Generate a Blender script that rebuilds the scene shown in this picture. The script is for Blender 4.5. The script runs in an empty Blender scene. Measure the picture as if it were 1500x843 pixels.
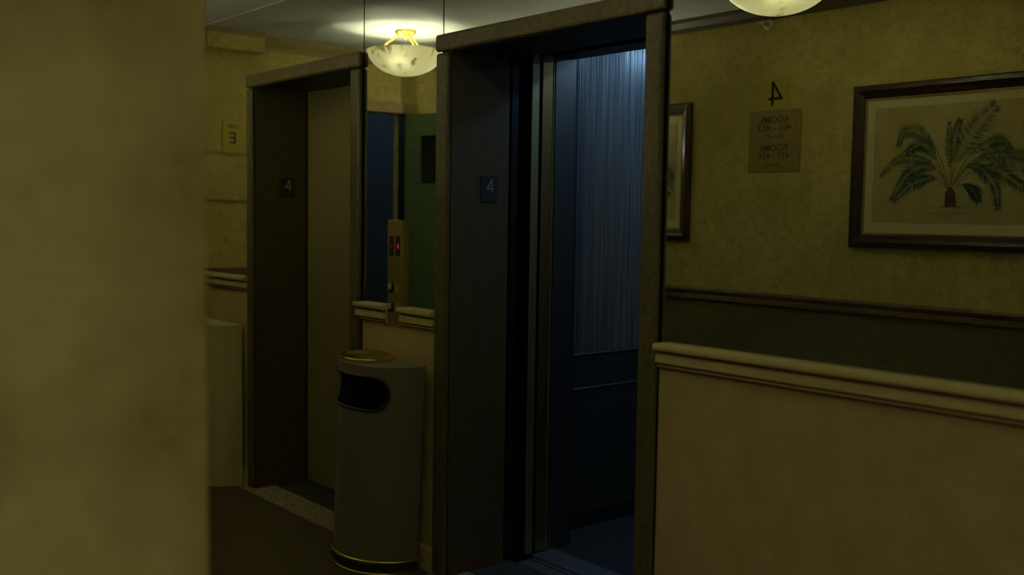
import bpy, bmesh, math, random
from mathutils import Matrix, Vector
random.seed(4)
S = bpy.context.scene
C = S.collection
PI = math.pi

# ---------------------------------------------------------------- camera
cam = bpy.data.cameras.new('camera')
cam.sensor_width = 36.0
cam.lens = 36.0
cam.clip_start = 0.02
co = bpy.data.objects.new('camera', cam)
C.objects.link(co)
# right, down, forward axes of the camera in the room
RX = (0.6454496338804251, 0.7636563016706639, 0.014960716637549665)
DN = (0.06368233416037213, -0.03428532319742115, -0.9973811091699777)
FW = (-0.7611434361797466, 0.6447120051092055, -0.07076086509191269)
EYE = (0.0, -2.5, 1.515)
co.matrix_world = Matrix(((RX[0], -DN[0], -FW[0], EYE[0]),
                          (RX[1], -DN[1], -FW[1], EYE[1]),
                          (RX[2], -DN[2], -FW[2], EYE[2]),
                          (0, 0, 0, 1)))
cam.dof.use_dof = True
cam.dof.focus_distance = 4.3
cam.dof.aperture_fstop = 1.6
S.camera = co

# ---------------------------------------------------------------- world and exposure
w = bpy.data.worlds.new('world')
S.world = w
w.use_nodes = True
w.node_tree.nodes['Background'].inputs[0].default_value = (0.5, 0.55, 0.5, 1)
w.node_tree.nodes['Background'].inputs[1].default_value = 0.0
S.view_settings.view_transform = 'Standard'
S.view_settings.look = 'None'
S.view_settings.gamma = 1.0
S.view_settings.use_curve_mapping = False
S.view_settings.exposure = 0.0

# lamp strengths (used by the lamp builders below)
BULB_E = 400.0      # radiance of each small bulb
BULB_C = (0.98, 1.0, 0.86)
BOWL_E = 0.13
CORRIDOR_FILL_W = 11.0
SCONCE_FILL_E = 185.0
CAB_W = 1.35
CAB_C = (0.42, 0.66, 1.0)

# ---------------------------------------------------------------- materials
def nodes(m):
    nt = m.node_tree
    return nt, nt.nodes, nt.links

def mat(name, col, rough=0.6, metal=0.0, col2=None, scale=20.0, detail=4.0, stretch=(1, 1, 1),
        bump=0.0, bscale=None, emit=None, estr=0.0, spec=0.5, lo=0.35, hi=0.65, coat=0.0):
    m = bpy.data.materials.new(name)
    m.use_nodes = True
    nt, N, L = nodes(m)
    p = N['Principled BSDF']
    p.inputs['Base Color'].default_value = (*col, 1)
    p.inputs['Roughness'].default_value = rough
    p.inputs['Metallic'].default_value = metal
    p.inputs['Specular IOR Level'].default_value = spec
    p.inputs['Coat Weight'].default_value = coat
    tc = N.new('ShaderNodeTexCoord')
    mp = N.new('ShaderNodeMapping')
    mp.inputs['Scale'].default_value = stretch
    L.new(tc.outputs['Object'], mp.inputs['Vector'])
    if col2 is not None:
        nz = N.new('ShaderNodeTexNoise')
        nz.inputs['Scale'].default_value = scale
        nz.inputs['Detail'].default_value = detail
        L.new(mp.outputs[0], nz.inputs['Vector'])
        r = N.new('ShaderNodeValToRGB')
        r.color_ramp.elements[0].position = lo
        r.color_ramp.elements[1].position = hi
        r.color_ramp.elements[0].color = (*col, 1)
        r.color_ramp.elements[1].color = (*col2, 1)
        L.new(nz.outputs['Fac'], r.inputs['Fac'])
        L.new(r.outputs['Color'], p.inputs['Base Color'])
    if bump > 0:
        nb = N.new('ShaderNodeTexNoise')
        nb.inputs['Scale'].default_value = bscale or scale * 3
        nb.inputs['Detail'].default_value = 3
        L.new(mp.outputs[0], nb.inputs['Vector'])
        b = N.new('ShaderNodeBump')
        b.inputs['Strength'].default_value = bump
        b.inputs['Distance'].default_value = 0.004
        L.new(nb.outputs['Fac'], b.inputs['Height'])
        L.new(b.outputs['Normal'], p.inputs['Normal'])
    if emit is not None:
        p.inputs['Emission Color'].default_value = (*emit, 1)
        p.inputs['Emission Strength'].default_value = estr
    return m

def wallpaper_mat(name, a, b, c, s1, s2, bump):
    """mottled paper: broad blotches over a fine damask-like mottle"""
    m = bpy.data.materials.new(name)
    m.use_nodes = True
    nt, N, L = nodes(m)
    p = N['Principled BSDF']
    p.inputs['Roughness'].default_value = 0.75
    p.inputs['Specular IOR Level'].default_value = 0.25
    tc = N.new('ShaderNodeTexCoord')
    n1 = N.new('ShaderNodeTexNoise'); n1.inputs['Scale'].default_value = s1; n1.inputs['Detail'].default_value = 3
    n2 = N.new('ShaderNodeTexNoise'); n2.inputs['Scale'].default_value = s2; n2.inputs['Detail'].default_value = 6
    n2.inputs['Distortion'].default_value = 1.2
    for n in (n1, n2):
        L.new(tc.outputs['Object'], n.inputs['Vector'])
    r1 = N.new('ShaderNodeValToRGB')
    r1.color_ramp.elements[0].position = 0.36; r1.color_ramp.elements[1].position = 0.62
    r1.color_ramp.elements[0].color = (*a, 1); r1.color_ramp.elements[1].color = (*b, 1)
    L.new(n1.outputs['Fac'], r1.inputs['Fac'])
    r2 = N.new('ShaderNodeValToRGB')
    r2.color_ramp.elements[0].position = 0.40; r2.color_ramp.elements[1].position = 0.66
    r2.color_ramp.elements[0].color = (0, 0, 0, 1); r2.color_ramp.elements[1].color = (0.7, 0.7, 0.7, 1)
    L.new(n2.outputs['Fac'], r2.inputs['Fac'])
    mx = N.new('ShaderNodeMixRGB')
    L.new(r2.outputs['Color'], mx.inputs['Fac'])
    L.new(r1.outputs['Color'], mx.inputs['Color1'])
    mx.inputs['Color2'].default_value = (*c, 1)
    L.new(mx.outputs['Color'], p.inputs['Base Color'])
    bp = N.new('ShaderNodeBump'); bp.inputs['Strength'].default_value = bump; bp.inputs['Distance'].default_value = 0.003
    L.new(n2.outputs['Fac'], bp.inputs['Height'])
    L.new(bp.outputs['Normal'], p.inputs['Normal'])
    return m

M = {}
M['wallpaper'] = wallpaper_mat('wallpaper', (0.54, 0.44, 0.115), (0.68, 0.565, 0.165), (0.44, 0.36, 0.10), 3.0, 22.0, 0.2)
M['paper_near'] = wallpaper_mat('corridor wallpaper', (0.44, 0.345, 0.10), (0.70, 0.605, 0.235), (0.60, 0.52, 0.19), 4.6, 13.0, 0.1)
M['wainscot_tan'] = wallpaper_mat('tan wainscot paper', (0.53, 0.42, 0.145), (0.63, 0.505, 0.195), (0.55, 0.40, 0.205), 9.0, 45.0, 0.2)
M['wainscot_brown'] = mat('brown wainscot', (0.16, 0.13, 0.045), 0.7, col2=(0.19, 0.155, 0.06), scale=30)
M['rail_cream'] = mat('cream painted moulding', (0.72, 0.61, 0.25), 0.35, col2=(0.66, 0.55, 0.22), scale=14)
M['groove'] = mat('brown groove shade', (0.17, 0.10, 0.035), 0.6)  # brown colour stands in for the shade inside the rail grooves
M['crown_dark'] = mat('dark brown crown paint', (0.13, 0.095, 0.035), 0.6)
M['rail_brown'] = mat('brown stained moulding', (0.20, 0.13, 0.05), 0.45, col2=(0.26, 0.17, 0.07), scale=12, stretch=(1, 6, 6))
M['crown'] = mat('brown crown paint', (0.36, 0.28, 0.10), 0.6, col2=(0.40, 0.31, 0.12), scale=9)
M['ceiling'] = mat('ceiling paint', (0.64, 0.66, 0.58), 0.7, col2=(0.68, 0.70, 0.62), scale=5, bump=0.05, bscale=90)
M['carpet'] = mat('brown carpet', (0.10, 0.078, 0.034), 0.95, col2=(0.18, 0.135, 0.055), scale=160, bump=0.6, bscale=420, spec=0.1)
M['mirror'] = mat('mirror silver', (0.80, 0.82, 0.74), 0.0, metal=1.0)
M['mirror_edge'] = mat('mirror edge black', (0.01, 0.01, 0.008), 0.5)
M['casing'] = mat('brown textured casing', (0.105, 0.085, 0.03), 0.5, col2=(0.165, 0.13, 0.045), scale=55, bump=0.25, bscale=120)
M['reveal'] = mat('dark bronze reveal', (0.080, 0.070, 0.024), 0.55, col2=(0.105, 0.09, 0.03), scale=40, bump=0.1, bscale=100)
M['kick'] = mat('reddish brown strip', (0.16, 0.065, 0.022), 0.6, col2=(0.09, 0.055, 0.024), scale=20)  # reddish brown tone at the foot of the reveals
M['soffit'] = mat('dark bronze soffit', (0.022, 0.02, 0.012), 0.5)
M['plate_black'] = mat('black number plate', (0.03, 0.035, 0.045), 0.4)
M['numeral_white'] = mat('pale engraved numeral', (0.42, 0.43, 0.34), 0.5)
M['door_olive'] = mat('olive brushed door metal', (0.50, 0.43, 0.16), 0.42, metal=0.55, col2=(0.55, 0.47, 0.18), scale=30, stretch=(6, 6, 0.15))
M['door_dark'] = mat('black door edge', (0.012, 0.012, 0.011), 0.4, metal=0.3)
M['bronze_edge'] = mat('brushed bronze edge', (0.42, 0.29, 0.10), 0.32, metal=0.9, col2=(0.34, 0.24, 0.09), scale=40, stretch=(8, 8, 0.1))
M['olive_edge'] = mat('dull brass edge', (0.38, 0.34, 0.18), 0.4, metal=0.8)
M['steel'] = mat('brushed steel', (0.17, 0.175, 0.165), 0.30, metal=0.9, col2=(0.21, 0.215, 0.20), scale=60, stretch=(6, 6, 0.1))
M['steel_dark'] = mat('dark steel', (0.12, 0.13, 0.13), 0.4, metal=0.8)
M['stone'] = mat('speckled granite strip', (0.22, 0.18, 0.08), 0.5, col2=(0.56, 0.47, 0.24), scale=95, detail=5, lo=0.42, hi=0.6)
M['landing'] = mat('dark worn sill plate', (0.06, 0.065, 0.055), 0.45, metal=0.3, col2=(0.11, 0.11, 0.09), scale=14)
M['sill'] = mat('aluminium sill', (0.45, 0.47, 0.5), 0.38, metal=0.9, col2=(0.36, 0.38, 0.4), scale=40)
M['rib'] = mat('ribbed grey blue panel', (0.34, 0.39, 0.41), 0.36, metal=0.75, col2=(0.17, 0.205, 0.22), scale=85, stretch=(1, 1, 0.02), lo=0.3, hi=0.7, bump=0.25, bscale=120)
M['cab_panel'] = mat('dark cab panel', (0.03, 0.038, 0.038), 0.4, col2=(0.042, 0.05, 0.05), scale=30, stretch=(1, 1, 0.1))
M['cab_black'] = mat('black cab trim', (0.015, 0.017, 0.018), 0.5)
M['cab_floor'] = mat('dark cab floor', (0.016, 0.02, 0.02), 0.7, col2=(0.026, 0.03, 0.03), scale=18)
M['cab_lamp'] = mat('cool downlight disc', (0.8, 0.9, 1), 0.5, emit=CAB_C, estr=6.0)
M['brass'] = mat('polished brass', (0.88, 0.72, 0.20), 0.22, metal=1.0)
M['brass_plate'] = mat('brushed brass plate', (0.55, 0.44, 0.07), 0.36, metal=0.35, col2=(0.48, 0.39, 0.06), scale=30, stretch=(0.3, 6, 6))
M['brass_old'] = mat('aged bronze plate', (0.36, 0.27, 0.075), 0.38, metal=0.4, col2=(0.30, 0.225, 0.06), scale=24, stretch=(6, 6, 0.3))
M['ink'] = mat('black lettering', (0.012, 0.010, 0.008), 0.5)
M['ink_brown'] = mat('worn brown lettering', (0.14, 0.07, 0.035), 0.6)
M['frame'] = mat('dark mahogany', (0.035, 0.018, 0.008), 0.32, col2=(0.06, 0.03, 0.012), scale=18, stretch=(1, 8, 8), coat=0.2)
M['frame_gilt'] = mat('gilt slip', (0.35, 0.24, 0.07), 0.4, metal=0.5)
M['mat_board'] = mat('cream mount board', (0.66, 0.58, 0.28), 0.8)
M['print'] = mat('aged print paper', (0.47, 0.37, 0.12), 0.8, col2=(0.54, 0.44, 0.16), scale=9)
M['leaf'] = mat('palm green ink', (0.075, 0.125, 0.04), 0.8, col2=(0.14, 0.18, 0.06), scale=30)
M['leaf_dark'] = mat('dark palm green ink', (0.045, 0.085, 0.035), 0.8, col2=(0.085, 0.125, 0.045), scale=30)
M['stalk'] = mat('palm stalk ink', (0.20, 0.20, 0.06), 0.8)
M['trunk'] = mat('red brown trunk ink', (0.13, 0.055, 0.025), 0.8, col2=(0.04, 0.025, 0.012), scale=60)
M['can'] = mat('taupe painted metal', (0.25, 0.225, 0.15), 0.42, col2=(0.27, 0.24, 0.16), scale=25)
M['can_cream'] = mat('cream painted metal', (0.74, 0.64, 0.27), 0.45, col2=(0.68, 0.59, 0.25), scale=40, stretch=(1, 1, 0.05))
M['can_black'] = mat('black liner', (0.008, 0.008, 0.008), 0.9, spec=0.1)
M['can_base'] = mat('dark base band', (0.05, 0.045, 0.03), 0.3)
M['green_door'] = mat('green painted door', (0.15, 0.23, 0.09), 0.5, col2=(0.13, 0.20, 0.08), scale=10)
M['glass_dark'] = mat('dark wired glass', (0.03, 0.03, 0.025), 0.15)
M['door_frame'] = mat('tan door frame', (0.42, 0.31, 0.13), 0.5)
M['blue_wall'] = mat('blue grey stairwell paint', (0.13, 0.16, 0.21), 0.7, col2=(0.15, 0.18, 0.23), scale=6)
M['white_metal'] = mat('off white enamel', (0.7, 0.68, 0.6), 0.4)
M['button'] = mat('white push button', (0.62, 0.62, 0.54), 0.35)
M['red_led'] = mat('red display lit', (0.3, 0, 0.01), 0.4, emit=(1.0, 0.01, 0.06), estr=0.42)
M['red_led_dim'] = mat('red display dim', (0.2, 0, 0.01), 0.4, emit=(1.0, 0.02, 0.06), estr=0.05)
M['bulb'] = mat('lamp bulb', (1, 1, 0.9), 0.4, emit=BULB_C, estr=BULB_E)

def alabaster():
    m = bpy.data.materials.new('alabaster')
    m.use_nodes = True
    nt, N, L = nodes(m)
    N.remove(N['Principled BSDF'])
    out = N['Material Output']
    tc = N.new('ShaderNodeTexCoord')
    nz = N.new('ShaderNodeTexNoise'); nz.inputs['Scale'].default_value = 7; nz.inputs['Detail'].default_value = 7
    nz.inputs['Distortion'].default_value = 1.5
    L.new(tc.outputs['Object'], nz.inputs['Vector'])
    r = N.new('ShaderNodeValToRGB')
    r.color_ramp.elements[0].position = 0.33; r.color_ramp.elements[1].position = 0.40
    r.color_ramp.elements[0].color = (0.30, 0.25, 0.09, 1); r.color_ramp.elements[1].color = (0.78, 0.73, 0.42, 1)
    e = r.color_ramp.elements.new(0.62); e.color = (0.84, 0.79, 0.47, 1)
    L.new(nz.outputs['Fac'], r.inputs['Fac'])
    v = N.new('ShaderNodeTexVoronoi'); v.inputs['Scale'].default_value = 5.5
    L.new(tc.outputs['Object'], v.inputs['Vector'])
    r2 = N.new('ShaderNodeValToRGB')
    r2.color_ramp.elements[0].position = 0.045; r2.color_ramp.elements[1].position = 0.10
    r2.color_ramp.elements[0].color = (0.25, 0.2, 0.1, 1); r2.color_ramp.elements[1].color = (1, 1, 1, 1)
    L.new(v.outputs['Distance'], r2.inputs['Fac'])
    mul = N.new('ShaderNodeMixRGB'); mul.blend_type = 'MULTIPLY'; mul.inputs['Fac'].default_value = 0.8
    L.new(r.outputs['Color'], mul.inputs['Color1']); L.new(r2.outputs['Color'], mul.inputs['Color2'])
    tr = N.new('ShaderNodeBsdfTranslucent'); df = N.new('ShaderNodeBsdfDiffuse')
    em = N.new('ShaderNodeEmission'); em.inputs['Strength'].default_value = BOWL_E
    dim = N.new('ShaderNodeMixRGB'); dim.blend_type = 'MULTIPLY'; dim.inputs['Fac'].default_value = 1.0
    dim.inputs['Color2'].default_value = (0.30, 0.30, 0.29, 1)      # thick stone lets little light through
    L.new(mul.outputs['Color'], dim.inputs['Color1'])
    L.new(dim.outputs['Color'], tr.inputs['Color'])
    for n in (df, em):
        L.new(mul.outputs['Color'], n.inputs['Color'])
    mx = N.new('ShaderNodeMixShader'); mx.inputs[0].default_value = 0.72
    L.new(tr.outputs[0], mx.inputs[1]); L.new(df.outputs[0], mx.inputs[2])
    ad = N.new('ShaderNodeAddShader')
    L.new(mx.outputs[0], ad.inputs[0]); L.new(em.outputs[0], ad.inputs[1])
    L.new(ad.outputs[0], out.inputs['Surface'])
    return m
M['alabaster'] = alabaster()

# ---------------------------------------------------------------- helpers
def obj(name, bm, m, parent=None, smooth=False, loc=None):
    me = bpy.data.meshes.new(name)
    bmesh.ops.recalc_face_normals(bm, faces=bm.faces)
    bm.to_mesh(me)
    bm.free()
    me.materials.append(M[m] if isinstance(m, str) else m)
    if smooth:
        for p in me.polygons:
            p.use_smooth = True
    o = bpy.data.objects.new(name, me)
    C.objects.link(o)
    if parent:
        o.parent = parent
    if loc:
        o.location = loc
    return o

def tag(o, label=None, cat=None, group=None, kind=None):
    if label: o['label'] = label
    if cat: o['category'] = cat
    if group: o['group'] = group
    if kind: o['kind'] = kind
    return o

def thing(name, label, cat, loc=(0, 0, 0), rot=(0, 0, 0), group=None):
    o = bpy.data.objects.new(name, None)
    o.empty_display_size = 0.1
    C.objects.link(o)
    o.location = loc
    o.rotation_euler = rot
    return tag(o, label, cat, group)

def struct(name, bm, m, label=None, parent=None):
    o = obj(name, bm, m, parent)
    if parent is None:
        o['kind'] = 'structure'
    if label: o['label'] = label
    return o

def box(bm, x0, x1, y0, y1, z0, z1, bev=0.0, seg=2):
    x0, x1 = sorted((x0, x1)); y0, y1 = sorted((y0, y1)); z0, z1 = sorted((z0, z1))
    r = bmesh.ops.create_cube(bm, size=1.0)
    for v in r['verts']:
        v.co = Vector((x0 + (v.co.x + .5) * (x1 - x0), y0 + (v.co.y + .5) * (y1 - y0), z0 + (v.co.z + .5) * (z1 - z0)))
    if bev > 0:
        es = list({e for v in r['verts'] for e in v.link_edges})
        bmesh.ops.bevel(bm, geom=es, offset=bev, segments=seg, profile=0.5, affect='EDGES')
    return bm

def nb():
    return bmesh.new()

def bx(*a, **k):
    return box(nb(), *a, **k)

def prism(bm, pts, axis, a, b):
    """extrude a closed 2-D outline along an axis; pts are the two other coordinates in xyz order"""
    def P(p, t):
        if axis == 'x': return (t, p[0], p[1])
        if axis == 'y': return (p[0], t, p[1])
        return (p[0], p[1], t)
    A = [bm.verts.new(P(p, a)) for p in pts]
    B = [bm.verts.new(P(p, b)) for p in pts]
    n = len(pts)
    bm.faces.new(A); bm.faces.new(B[::-1])
    for i in range(n):
        bm.faces.new((A[i], B[i], B[(i + 1) % n], A[(i + 1) % n]))
    return bm

def lathe(bm, prof, seg=32, cx=0, cy=0, close=False):
    rings = []
    for r, z in prof:
        if r < 1e-6:
            rings.append([bm.verts.new((cx, cy, z))])
        else:
            rings.append([bm.verts.new((cx + r * math.cos(2 * PI * i / seg), cy + r * math.sin(2 * PI * i / seg), z)) for i in range(seg)])
    for a, b in zip(rings, rings[1:]):
        for i in range(seg):
            j = (i + 1) % seg
            if len(a) == 1 and len(b) > 1: bm.faces.new((a[0], b[i], b[j]))
            elif len(b) == 1 and len(a) > 1: bm.faces.new((a[i], b[0], a[j]))
            elif len(a) > 1: bm.faces.new((a[i], b[i], b[j], a[j]))
    return bm

def tube(bm, pts, r, seg=10):
    pts = [Vector(p) for p in pts]
    rings = []
    for i, p in enumerate(pts):
        d = (pts[min(i + 1, len(pts) - 1)] - pts[max(i - 1, 0)]).normalized()
        u = d.cross(Vector((0, 0, 1)))
        if u.length < 1e-3: u = d.cross(Vector((1, 0, 0)))
        u.normalize(); v = d.cross(u)
        rr = r[i] if isinstance(r, (list, tuple)) else r
        rings.append([bm.verts.new(p + rr * (math.cos(2 * PI * k / seg) * u + math.sin(2 * PI * k / seg) * v)) for k in range(seg)])
    for a, b in zip(rings, rings[1:]):
        for k in range(seg):
            bm.faces.new((a[k], b[k], b[(k + 1) % seg], a[(k + 1) % seg]))
    bm.faces.new(rings[0][::-1]); bm.faces.new(rings[-1])
    return bm

def text(name, s, size, m, parent, origin, xdir, zdir, depth=0.0008, bold=0.0):
    """flat printed or engraved lettering as a mesh: origin = middle of the line"""
    cu = bpy.data.curves.new(name, 'FONT')
    cu.body = s; cu.size = size; cu.align_x = 'CENTER'; cu.align_y = 'CENTER'; cu.extrude = depth; cu.offset = bold
    t = bpy.data.objects.new(name, cu)
    C.objects.link(t)
    dg = bpy.context.evaluated_depsgraph_get()
    me = bpy.data.meshes.new_from_object(t.evaluated_get(dg))
    bpy.data.objects.remove(t); bpy.data.curves.remove(cu)
    X = Vector(xdir); Z = Vector(zdir); Y = X.cross(Z)      # text x, text up, back of the text
    mtx = Matrix(((X.x, Z.x, -Y.x, origin[0]), (X.y, Z.y, -Y.y, origin[1]), (X.z, Z.z, -Y.z, origin[2]), (0, 0, 0, 1)))
    me.transform(mtx)
    me.materials.clear(); me.materials.append(M[m])
    o = bpy.data.objects.new(name, me)
    C.objects.link(o)
    o.parent = parent
    return o

def figure_four(name, h, wd, m, parent, origin, xdir, depth=0.0008):
    """engraved open figure 4 of height h, drawn with strokes wd wide; zdir is up"""
    X = Vector(xdir); Z = Vector((0, 0, 1)); Nn = X.cross(Z)
    bm = nb()
    k = h
    st = [((0.16, 0.5), (-0.30, -0.20)), ((-0.34, -0.20), (0.36, -0.20)), ((0.16, 0.53), (0.16, -0.5))]
    for (a, b) in st:
        a = Vector(a) * k; b = Vector(b) * k
        d = (b - a).normalized(); nr = Vector((-d.y, d.x)) * wd / 2
        fr = []
        for q in (a + nr, b + nr, b - nr, a - nr):
            fr.append(Vector(origin) + X * q.x + Z * q.y)
        A = [bm.verts.new(p + Nn * depth) for p in fr]; B = [bm.verts.new(p - Nn * depth) for p in fr]
        bm.faces.new(A); bm.faces.new(B[::-1])
        for i in range(4): bm.faces.new((A[i], B[i], B[(i + 1) % 4], A[(i + 1) % 4]))
    return obj(name, bm, m, parent)

def copy_tree(o, parent=None):
    c = o.copy(); C.objects.link(c)
    if parent: c.parent = parent
    for ch in list(o.children):
        copy_tree(ch, c)
    return c

CEIL = 2.58
W = 1.85            # corridor width, mirror wall at y = 0, opposite wall at y = -W
LX0, LX1 = -5.09, -4.095      # far elevator opening
RX0, RX1 = -3.345, -2.285     # near elevator opening
OPZ = 2.17                    # opening height
CASZ = 2.24                   # top of the casings
RAIL = 1.11
END = -5.86                   # end wall

# ---------------------------------------------------------------- setting: floor and ceiling
struct('floor', box(box(nb(), -7.4, 4.6, -5.4, -0.05, -0.05, 0.0), -7.4, -5.40, -0.05, 0.3, -0.05, 0.0), 'carpet', 'dark brown carpet of the elevator lobby')
struct('ceiling', bx(-7.4, 4.6, -5.4, 0.35, CEIL, CEIL + 0.06), 'ceiling', 'pale grey painted ceiling above the elevators')

# mirror wall (elevator wall)
b = nb()
y0, y1 = 0.008, 0.30
box(b, -6.3, LX0 - 0.02, y0, y1, 0, CEIL)
box(b, LX1 + 0.02, RX0 - 0.02, y0, y1, 0, CEIL)
box(b, RX1 + 0.02, 4.6, y0, y1, 0, CEIL)
box(b, LX0 - 0.02, LX1 + 0.02, y0, y1, OPZ + 0.02, CEIL)
box(b, RX0 - 0.02, RX1 + 0.02, y0, y1, OPZ + 0.02, CEIL)
wb = struct('wall_back', b, 'mirror_edge', 'elevator wall faced with mirrors above tan wainscot')
o = obj('wainscot', bx(-6.12, -5.155, 0.0, 0.008, 0.0, RAIL - 0.03), 'wainscot_tan', wb)
o = obj('wainscot', bx(-4.01, -3.425, 0.0, 0.008, 0.0, RAIL - 0.03), 'wainscot_tan', wb)
o = obj('wainscot', bx(-2.205, 4.5, 0.0, 0.008, 0.0, RAIL - 0.03), 'wainscot_tan', wb)

# mirror panels: each sheet of glass is a thing
def mirror(x0, x1, z0, z1, label):
    t = thing('mirror_panel', label, 'mirror', (x0, 0, z0), group='mirror sheets on the elevator wall')
    g = 0.004
    obj('mirror_glass', bx(g, x1 - x0 - g, 0.0025, 0.0075, g, z1 - z0 - 0.002), 'mirror', t)
    return t
t = thing('mirror_panel', 'stepped mirror sheet left of and above the far elevator, reflecting letter E', 'mirror', (END, 0, RAIL), group='mirror sheets on the elevator wall')
prism_pts = [(0.002, -0.02), (0.702, -0.02), (0.702, CASZ - 0.03 - RAIL), (-4.014 - END, CASZ - 0.03 - RAIL), (-4.014 - END, CEIL - RAIL - 0.002), (0.002, CEIL - RAIL - 0.002)]
obj('mirror_glass', prism(nb(), prism_pts, 'y', 0.0025, 0.0075), 'mirror', t)
mirror(-4.01, -3.407, RAIL - 0.02, CEIL, 'tall mirror sheet between the two elevators, reflecting a lamp and green door')
mirror(-3.407, -2.205, CASZ - 0.03, CEIL, 'mirror sheet above the near elevator, between casing head and ceiling')
mirror(-2.205, 4.5, RAIL - 0.02, CEIL, 'large mirror right of the near elevator, reflecting palm picture and brass room sign')

struct('trim_15', bx(END, 4.5, -0.003, 0.002, CEIL - 0.006, CEIL, bev=0.001, seg=1), 'white_metal', 'thin pale strip along the top edge of the mirrors')

# cream chair rails on the mirror wall
def rail_profile(top, h, d):
    # y (into the room is negative), z
    F = [(0.85, 0.0), (1.0, 0.05), (1.04, 0.14), (1.0, 0.22), (0.86, 0.27), (0.30, 0.285), (0.26, 0.36), (0.34, 0.39), (0.60, 0.41),
         (0.66, 0.45), (0.66, 0.72), (0.60, 0.745), (0.28, 0.755), (0.24, 0.82), (0.40, 0.835), (0.42, 0.88), (0.36, 0.90), (0.16, 0.91), (0.14, 0.97), (0.10, 1.0)]
    P = [(0.008, top)] + [(-d * a, top - h * c) for a, c in F] + [(0.008, top - h)]
    return P
def rail(name, x0, x1, label, top=RAIL, h=0.085, d=0.038):
    r = struct(name, prism(nb(), rail_profile(top, h, d), 'x', x0, x1), 'rail_cream', label)
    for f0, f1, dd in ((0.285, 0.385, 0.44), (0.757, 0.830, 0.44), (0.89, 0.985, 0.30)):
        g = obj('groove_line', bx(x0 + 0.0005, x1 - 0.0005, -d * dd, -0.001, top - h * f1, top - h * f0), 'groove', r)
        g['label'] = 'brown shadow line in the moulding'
    return r
rail('trim_1', -6.06, -5.155, 'short cream chair rail left of the far elevator', top=1.158, h=0.082)
rail('trim_2', -4.035, -3.798, 'cream chair rail stub left of the call panel')
rail('trim_3', -3.676, -3.427, 'cream chair rail stub right of the call panel')
rail('trim_4', -2.203, 4.5, 'long cream chair rail under the large mirror')
def baseboard(name, x0, x1, label):
    P = [(0.006, 0), (-0.016, 0), (-0.016, 0.07), (-0.012, 0.075), (-0.014, 0.088), (-0.008, 0.096), (-0.004, 0.105), (0.006, 0.105)]
    return struct(name, prism(nb(), P, 'x', x0, x1), 'rail_cream', label)
baseboard('baseboard_left', -6.06, -5.155, 'cream baseboard left of the far elevator')
baseboard('baseboard_back', -4.008, -3.427, 'cream baseboard between the elevators')
baseboard('baseboard_right', -2.203, 4.5, 'cream baseboard right of the near elevator')

# granite thresholds
struct('trim_5', bx(-5.40, -4.01, -0.055, 0.115, -0.03, 0.004, bev=0.002, seg=1), 'stone', 'speckled stone threshold of the far elevator')
struct('trim_6', bx(-3.43, -2.2, -0.055, 0.115, -0.03, 0.004, bev=0.002, seg=1), 'stone', 'speckled stone threshold of the near elevator')
struct('trim_7', box(box(nb(), -4.01, -3.43, -0.055, 0.02, -0.03, 0.0), -2.2, 4.6, -0.055, 0.02, -0.03, 0.0), 'carpet', 'carpet edge under the wall')

# ---------------------------------------------------------------- elevator entrances
def entrance(x0, x1, ox0, ox1, label, num_label, py, pz, plate):
    t = thing('elevator_entrance', label, 'elevator entrance', (ox0, 0, 0), group='elevator entrances')
    L = lambda a: a - ox0
    F = -0.022
    bev = 0.012
    obj('jamb_casing', bx(0, L(x0), F, 0.0018, 0.004, CASZ - 0.075, bev=bev), 'casing', t)
    obj('jamb_casing', bx(L(x1), L(ox1), F, 0.0018, 0.004, CASZ - 0.075, bev=bev), 'casing', t)
    obj('head_casing', bx(-0.004, L(ox1) + 0.004, F - 0.002, 0.0018, OPZ, CASZ, bev=bev), 'casing', t)
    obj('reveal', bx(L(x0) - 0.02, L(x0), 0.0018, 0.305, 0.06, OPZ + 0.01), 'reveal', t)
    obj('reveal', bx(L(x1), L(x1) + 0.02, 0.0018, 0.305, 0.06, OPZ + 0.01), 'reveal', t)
    k = obj('foot_strip', bx(L(x0) - 0.02, L(x0) + 0.001, 0.0018, 0.305, 0.004, 0.06), 'kick', t)
    k['label'] = 'reddish strip at the foot of the reveal'
    k = obj('foot_strip', bx(L(x1) - 0.001, L(x1) + 0.02, 0.0018, 0.305, 0.004, 0.06), 'kick', t)
    k['label'] = 'reddish strip at the foot of the reveal'
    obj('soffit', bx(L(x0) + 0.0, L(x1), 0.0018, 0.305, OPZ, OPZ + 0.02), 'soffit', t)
    pl = obj('floor_number_plate', bx(L(x0) - 0.001, L(x0) + 0.004, py - 0.046, py + 0.046, pz - 0.056, pz + 0.056, bev=0.0015, seg=1), plate, t)
    pl['label'] = num_label
    figure_four('numeral', 0.056, 0.0062, 'numeral_white', pl, (L(x0) + 0.0045, py + 0.004, pz + 0.012), (0, 1, 0))
    return t
eL = entrance(LX0, LX1, -5.155, -4.012, 'brown casing of the far elevator with closed olive door behind the waste can',
              'dark plate with pale figure 4', 0.190, 1.645, 'soffit')
eR = entrance(RX0, RX1, -3.428, -2.207, 'brown casing of the near elevator standing open to a blue lit car',
              'black plate with pale figure 4', 0.198, 1.622, 'plate_black')

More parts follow.
